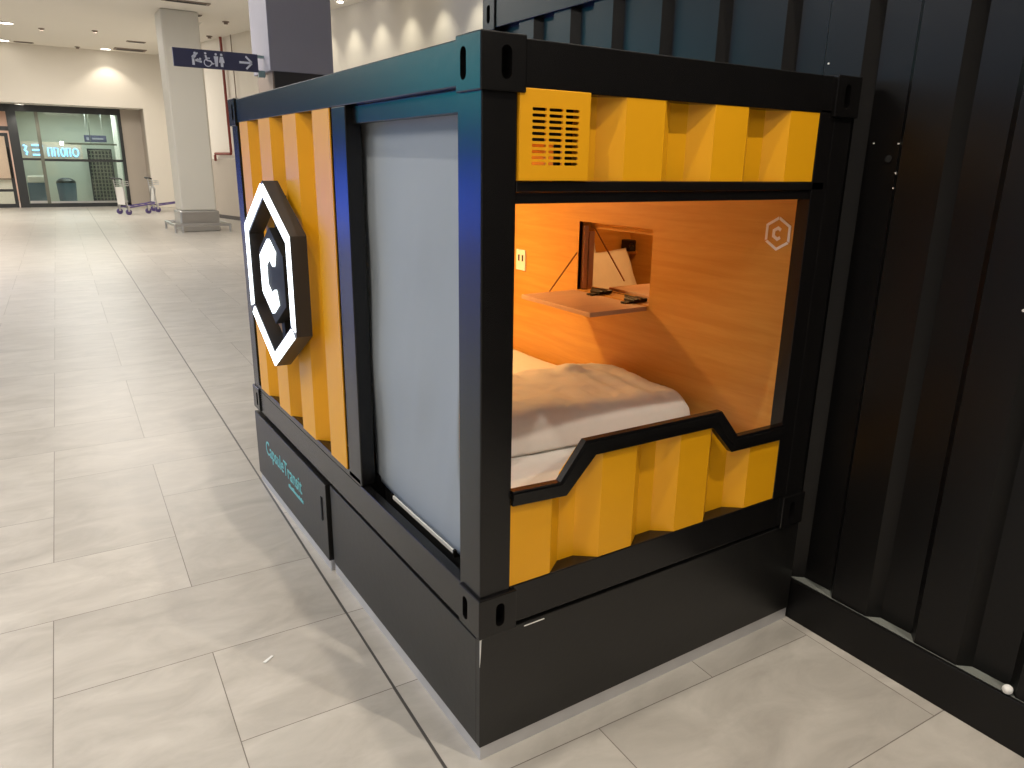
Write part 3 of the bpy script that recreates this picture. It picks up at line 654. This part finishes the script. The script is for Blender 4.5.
# lower front panel follows the stepped trim
TOP = [(.08, .752), (.246, .742), (.330, .840), (.797, .836), (.887, .742), (1.12, .740)]
def ztrim(s_):
    for (a, za), (b_, zb_) in zip(TOP, TOP[1:]):
        if a <= s_ <= b_: return za + (zb_ - za) * (s_ - a) / (b_ - a)
    return TOP[-1][1]
LR = [(.086, .214), (.378, .498), (.665, .788), (.972, 1.112)]
pf = corr(LR, .086, 1.112, .042, .055); fine = []
brk = [.246, .330, .797, .887]
for (a, da), (b_, db_) in zip(pf, pf[1:]):
    fine.append((a, da))
    for q in brk:
        if a < q < b_: fine.append((q, da + (db_ - da) * (q - a) / (b_ - a)))
fine.append(pf[-1])
bm = B(); strip_wall(bm, fine, lambda s_: .5085, ztrim, lambda s_, d_, z_: Vector((s_, .002 + d_, z_)), .004); part('lower_front_panel', bm, 'yellow')
# stepped black trim, outer cap and stepped inner bead
TO = [(.088, .777), (.232, .770), (.310, .868), (.815, .863), (.897, .770), (1.112, .768)]
TI = [(.088, .737), (.254, .727), (.346, .822), (.783, .817), (.876, .722), (1.112, .718)]
bm = B(); prism(bm, TO + TI[::-1], FY, -.008, .012)
mid1 = [lerp(p_, q_, .18) for p_, q_ in zip(TO, TI)]; mid2 = [lerp(p_, q_, .62) for p_, q_ in zip(TO, TI)]
prism(bm, mid1 + mid2[::-1], FY, -.013, -.008)
part('sill_trim', bm, 'black')
# bright worn edges of the castings on the right post (front face reveals)
# illuminated hexagon emblem
EC = (1.456, 1.126); ER = .352; EX = -.080
em = part('light_box', prism(B(), hexpts(*EC, ER), FX, EX + .0001, EX + .0002), 'rubber')  # replaced below
bpy.data.objects.remove(em)
bm = B(); O = hexpts(*EC, ER); I = hexpts(*EC, ER - .062)
for k_ in range(6):
    a, b_, c_, d_ = O[k_], O[(k_ + 1) % 6], I[(k_ + 1) % 6], I[k_]
    prism(bm, [a, b_, c_, d_], FX, EX, -.022)
em = part('emblem_housing', bm, 'housing'); M_em = em
A = hexpts(*EC, ER * .52)
bm = B(); prism(bm, A, FX, EX + .012, -.022); obj('centre_box', bm, 'rubber', em)
bm = B(); box(bm, -.04, -.022, EC[0] - .02, EC[0] + .02, EC[1] - ER + .02, EC[1] + ER - .02); box(bm, -.022, -.002, EC[0] - .03, EC[0] + .03, EC[1] - .3, EC[1] + .3); obj('mounting_bar', bm, 'rubber', em)
for nm, pl in logo_pieces(EC[0], EC[1], ER - .002, .043, -1):
    bm = B()
    if nm == 'letter': prism(bm, [(EC[0] + (a - EC[0]) * .94, EC[1] + (b_ - EC[1]) * .94) for a, b_ in pl], FX, EX + .002, EX + .012); obj('lit_letter', bm, 'lit', em)
    else: prism(bm, pl, FX, EX - .004, EX); obj('lit_border', bm, 'lit', em)

# ------------------------------------------------------------------ roller blind in the door opening
t = thing('roller_blind', 'pale grey fabric roller blind hanging in the capsule doorway', 'blind', (.08, .45, 1.66))
bx = .075
bm = B(); cyl(bm, (bx, .20, 1.672), (bx, .865, 1.672), .014, 14); obj('roller_tube', bm, 'white', t)
bm = B(); NU, NV = 40, 60; vv = []
for j in range(NV + 1):
    row = []; f = j / NV; z = 1.672 - f * (1.672 - .488)
    yl = .862 + .008 * math.sin(f * 5) - .012 * max(0, f - .9) * 10; yr = .228 - .03 * max(0, f - .8) * 5 * (1 - f) * 4
    for i in range(NU + 1):
        g = i / NU; y = yl + (yr - yl) * g
        zz = z + (.02 * (1 - g) ** 6 if f > .98 else 0)
        x = bx + f * (1 - f ** 4) * (.006 * math.sin(g * 9 + f * 2) + .016 * noise.noise(Vector((g * 3 + f * 2, f * 4, 1))) + .005 * noise.noise(Vector((g * 9, f * 7 + g * 4, 4)))) - .012 * math.sin(f * PI) * (1 - g) ** 3
        row.append(bm.verts.new((x, y, zz)))
    vv.append(row)
for j in range(NV):
    for i in range(NU): bm.faces.new((vv[j][i], vv[j][i + 1], vv[j + 1][i + 1], vv[j + 1][i]))
fb = obj('blind_fabric', bm, 'fabric', t, True); md = fb.modifiers.new('s', 'SOLIDIFY'); md.thickness = .0015
bm = B(); box(bm, bx - .006, bx + .004, .26, .70, .476, .489, .002); bb = obj('bottom_bar', bm, 'white', t)
for yy in (.262, .70):
    bm = B(); box(bm, bx - .010, bx + .010, yy - .006, yy + .006, .472, .495, .002); obj('end_clip', bm, 'blackmetal', bb)

# ------------------------------------------------------------------ bedding
def soft_box(x0, x1, y0, y1, z0, z1, n1, n2, fz, bulge=.02):
    bm = B(); g = []
    for j in range(n2 + 1):
        r_ = []
        for i in range(n1 + 1):
            u_, v_ = i / n1, j / n2; x = x0 + (x1 - x0) * u_; y = y0 + (y1 - y0) * v_
            r_.append(bm.verts.new((x, y, fz(x, y, u_, v_))))
        g.append(r_)
    for j in range(n2):
        for i in range(n1): bm.faces.new((g[j][i], g[j][i + 1], g[j + 1][i + 1], g[j + 1][i]))
    edge = [g[0][i] for i in range(n1 + 1)] + [g[j][n1] for j in range(1, n2 + 1)] + [g[n2][i] for i in range(n1 - 1, -1, -1)] + [g[j][0] for j in range(n2 - 1, 0, -1)]
    low = [bm.verts.new((v.co.x, v.co.y, z0)) for v in edge]
    for k_ in range(len(edge)):
        a, b_ = edge[k_], edge[(k_ + 1) % len(edge)]; c_, d_ = low[(k_ + 1) % len(edge)], low[k_]; bm.faces.new((a, b_, c_, d_))
    bm.faces.new(low)
    return bm
nz3 = lambda x, y, s_, o_=0: noise.noise(Vector((x * s_, y * s_, o_)))
def zm(x, y, u_, v_):
    e = min(u_, 1 - u_) * 1.06; f = min(v_, 1 - v_) * 2.0; r_ = .03
    d_ = min(min(e, r_), min(f, r_)) / r_
    return .615 + .045 * math.sqrt(max(0, 1 - (1 - d_) ** 2)) + .006 * nz3(x, y, 5) + .010 * abs(nz3(x + y, y - x, 7, 3)) * max(0, 1 - (y - .1) / .5)
bm = soft_box(.10, 1.172, .09, 2.10, .501, .66, 60, 110, zm)
tag(obj('mattress', bm, 'linen', None, True), 'white sheeted mattress filling the capsule behind the window', 'mattress')
def zd(x, y, u_, v_):
    e = min(u_, 1 - u_) * 1.06; f0 = v_ * .62; f1 = (1 - v_) * .62
    def rnd(t_, r_): t_ = min(t_, r_) / r_; return math.sqrt(max(0, 1 - (1 - t_) ** 2))
    h = .115 * rnd(f0, .09) * rnd(f1, .20) * rnd(1.02 * (1 - u_), .045) * (.95 + .0 * u_)
    h *= 1.12 - .28 * u_ ** 2
    h += .016 * nz3(x, y, 3.5, 2) * (1 - (1 - v_) ** 6) + .012 * nz3(x * 1.6, y * .8, 9, 5) * min(1, v_ * 4) + .006 * abs(nz3(x + y, y - x, 16, 8))
    h += .03 * math.exp(-((x - .86) ** 2 + (y - .80) ** 2) / .012) * (1 + .5 * nz3(x, y, 20, 7))
    return .676 + max(h, .0)
bm = soft_box(.105, 1.125, .395, 1.0, .668, .7, 90, 60, zd)
for v in bm.verts:
    v.co.y += .02 * math.sin(v.co.x * 5 + .6) + .008 * noise.noise(v.co * 6)
    if v.co.z < .675: v.co.z -= .0
tag(obj('duvet', bm, 'linen', None, True), 'folded white duvet lying on the foot of the mattress', 'duvet')

# ================================================================== BIG BLACK CONTAINER ON THE RIGHT
GX = 1.281; GY0, GY1 = -3.4, 2.16; GZ = 2.345
t = big = thing('shipping_container', 'tall black corrugated container behind and beside the capsule', 'container', (2.4, -.6, 0))
def bp(name, bm, m, parent=None, label=None, smooth=False):
    o = obj(name, bm, m, parent or big, smooth)
    if label: o['label'] = label
    return o
bm = B(); box(bm, GX, GX + .12, GY0, GY1 - .1, 0, .152, .002); bp('bottom_rail', bm, 'blackcont')
bm = B(); box(bm, GX + .012, GX + .06, GY0 + .2, GY1 - .1, .152, .1535); bp('rail_ledge', bm, 'litrail', label='thin plate coloured grey as the lit top of the bottom rail')  # added plate; its paler colour paints the lit rail top
bm = B(); box(bm, GX, GX + .10, GY0, GY1 - .1, 2.205, GZ - .01, .003); bp('top_rail', bm, 'blackcont')
bm = B(); box(bm, GX + .0, GX + .1, GY1 - .09, GY1, .16, 2.22, .003); bp('corner_post', bm, 'blackcont')
for (y, sy) in ((GY1 + .01, -1), (GY0 - .01, 1)):
    for z in (0.0, GZ - .15):
        bm = B(); w1, w2, h = .13, .115, .155
        Y0, Y1 = sorted((y, y + sy * w2)); box(bm, GX - .008, GX + w1, Y0, Y1, z, z + h, .004)
        st = stadium(.032, .085)
        bm = boolean(bm, [lambda c: prism(c, [(a + (Y0 + Y1) / 2, b_ + z + h / 2) for a, b_ in st], FX, GX - .03, GX + .035), lambda c: prism(c, [(a + GX + .06, b_ + z + h / 2) for a, b_ in st], FY, y - .02 * sy, y + .035 * sy)])
        bp('corner_casting', bm, 'blackcont')
# corrugated side wall with a hole for the hatch
PER = .2865
rid = []; y = -.27 + PER * 8
while y > GY0: rid.append((y, y + .125)); y -= PER
rid = [r_ for r_ in rid[::-1] if r_[1] < GY1 - .02 and r_[0] > GY0 + .02]
prof = corr(rid, GY0 + .01, GY1 - .05, .036, .030)
def cut(lo, hi, pr_):
    def at(q):
        for (a, da), (b_, db_) in zip(pr_, pr_[1:]):
            if a <= q <= b_: return (q, da + (db_ - da) * (q - a) / (b_ - a))
    return [at(lo)] + [p_ for p_ in pr_ if lo < p_[0] < hi] + [at(hi)]
fm = lambda s_, d_, z_: Vector((GX + .014 + d_, s_, z_))
bm = B(); a0, a1 = prof[0][0] + 1e-4, prof[-1][0] - 1e-4
h0, h1 = HY0 - .03, HY1 + .13
strip_wall(bm, cut(a0, h0, prof), lambda s_: .152, lambda s_: 2.206, fm, .003)
strip_wall(bm, cut(h1, a1, prof), lambda s_: .152, lambda s_: 2.206, fm, .003)
strip_wall(bm, cut(h0, h1, prof), lambda s_: .152, lambda s_: HZ0 - .03, fm, .003)
strip_wall(bm, cut(h0, h1, prof), lambda s_: HZ1 + .03, lambda s_: 2.206, fm, .003)
bp('corrugated_wall', bm, 'blackcont')
bm = B(); strip_wall(bm, corr([(1.5 + k_ * .29, 1.63 + k_ * .29) for k_ in range(7)], GX + .1, 3.7, .036, .03), lambda s_: .1, lambda s_: GZ - .02, lambda s_, d_, z_: Vector((s_, GY1 - .01 - d_, z_)), .003); bp('end_wall', bm, 'blackcont')
bm = B(); strip_wall(bm, corr([(1.5 + k_ * .29, 1.63 + k_ * .29) for k_ in range(7)], GX + .1, 3.7, .036, .03), lambda s_: .1, lambda s_: GZ - .02, lambda s_, d_, z_: Vector((s_, GY0 + .01 + d_, z_)), .003); bp('end_wall', bm, 'blackcont')
bm = B(); box(bm, GX + .1, 3.7, GY0 + .02, GY1 - .02, GZ - .05, GZ - .02); bp('roof', bm, 'blackcont')
bm = B(); box(bm, 3.66, 3.7, GY0 + .02, GY1 - .02, .0, GZ - .05); bp('rear_wall', bm, 'blackcont')
# rivets, holes and scratches near the capsule post
for (y, z, r_, m_) in ((-.035, 1.624, .0025, 'white'), (-.112, 1.622, .0025, 'white'), (-.126, 1.540, .003, 'white'), (-.121, 1.498, .0025, 'white'), (.128, 1.856, .003, 'white'), (-.537, 1.208, .004, 'white'), (-.088, 1.580, .011, 'rubber')):
    d_ = None
    for (a, da), (b_, db_) in zip(prof, prof[1:]):
        if a <= y <= b_: d_ = da + (db_ - da) * (y - a) / (b_ - a)
    bm = B(); X = GX + .014 + d_; cyl(bm, (X - .002, y, z), (X + .001, y, z), r_, 10); bp('rivet' if m_ == 'white' else 'bolt_hole', bm, m_)
# bunk compartment visible through the hatch
bx0, bx1, by0, by1, bz0, bz1 = 1.345, 2.26, .35, 2.06, .60, 1.72
bm = B()
for (y0, y1, z0, z1) in ((by0, HY0 - .016, bz0, bz1), (HY1 + .12, by1, bz0, bz1), (HY0 - .016, HY1 + .12, bz0, HZ0 - .016), (HY0 - .016, HY1 + .12, HZ1 + .014, bz1)): box(bm, bx0, bx0 + .012, y0, y1, z0, z1)
box(bm, bx0, bx1, by1, by1 + .01, bz0, bz1); box(bm, bx1, bx1 + .01, by0, by1, bz0, bz1); box(bm, bx0, bx1, by0 - .01, by0, bz0, bz1)
box(bm, bx0, bx1, by0, by1, bz1, bz1 + .01); box(bm, bx0, bx1, by0, by1, bz0 - .01, bz0)
bp('bunk_lining', bm, 'wood')
bm = B(); box(bm, bx0 + .012, bx1, by1 - .07, by1, 1.045, 1.062, .003); bp('bunk_shelf', bm, 'wood')
bm = B(); box(bm, 2.17, 2.22, by1 - .10, by1 - .02, 1.063, 1.13, .006); cyl(bm, (2.18, by1 - .10, 1.10), (2.15, by1 - .14, 1.09), .014, 12); bp('reading_lamp', bm, 'blackmetal')
bm = B(); box(bm, 1.360, 1.64, HY0 + .04, HY1 - .005, HZ0 - .02, HZ0 - .004, .002); bp('bunk_flap', bm, 'walnut')
bm = soft_box(bx0 + .02, bx1 - .01, by0 + .02, by1 - .02, bz0, .80, 20, 30, lambda x, y, u_, v_: .80 + .006 * nz3(x, y, 5))
tag(obj('mattress', bm, 'linen', None, True), 'mattress in the neighbouring bunk glimpsed through the hatch', 'mattress')
def pillow(cx, cy, cz, w_, h_, th, rz, tilt, label):
    bm = B(); bmesh.ops.create_grid(bm, x_segments=24, y_segments=18, size=1)
    top = bm.verts[:]
    for v in top: v.co.z = .5
    g = bmesh.ops.duplicate(bm, geom=bm.faces[:]); 
    for v in [q for q in g['geom'] if isinstance(q, bmesh.types.BMVert)]: v.co.z = -.5
    for v in bm.verts:
        a, b_ = v.co.x, v.co.y; s_ = 1 if v.co.z > 0 else -1
        f = max(0, (1 - a ** 4) * (1 - b_ ** 4)) ** .55; pin = 1 - .22 * (1 - abs(a * b_)) * (abs(a) ** 3 + abs(b_) ** 3) / 2
        v.co = Vector((a * w_ / 2 * pin, b_ * h_ / 2 * pin, s_ * th / 2 * f * (1 + .12 * noise.noise(Vector((a * 2, b_ * 2, s_ + cx))))))
    bmesh.ops.remove_doubles(bm, verts=bm.verts, dist=1e-4)
    R_ = Matrix.Translation((cx, cy, cz)) @ Matrix.Rotation(rz, 4, 'Z') @ Matrix.Rotation(tilt, 4, 'X')
    for v in bm.verts: v.co = R_ @ v.co
    tag(obj('pillow', bm, 'linen', None, True), label, 'pillow', 'pillows in the neighbouring bunk')
pillow(1.74, 1.955, .962, .42, .34, .11, 0, math.radians(68), 'left white pillow leaning on the headboard beyond the hatch')
pillow(1.87, 1.80, .955, .44, .32, .11, .10, math.radians(64), 'right white pillow in front, seen through the hatch')
# small white ball on the container's bottom rail
bm = B(); bmesh.ops.create_icosphere(bm, subdivisions=3, radius=.0135)
for v in bm.verts: v.co = v.co * (1 + .10 * noise.noise(v.co * 150)) + Vector((GX + .0135, -.697, .1655))
tag(obj('paper_ball', bm, 'paper', None, True), "small white ball resting on the black container's bottom rail", 'paper ball')
# litter on the floor
bm = B(); prism(bm, [(-.385, .722), (-.352, .742), (-.347, .736), (-.378, .714)], FZ, .0005, .003); tag(obj('paper_scrap', bm, 'paper'), 'tiny white paper scrap on the floor tiles', 'paper scrap')
for o in bpy.data.objects:
    if '_o' in o: del o['_o']
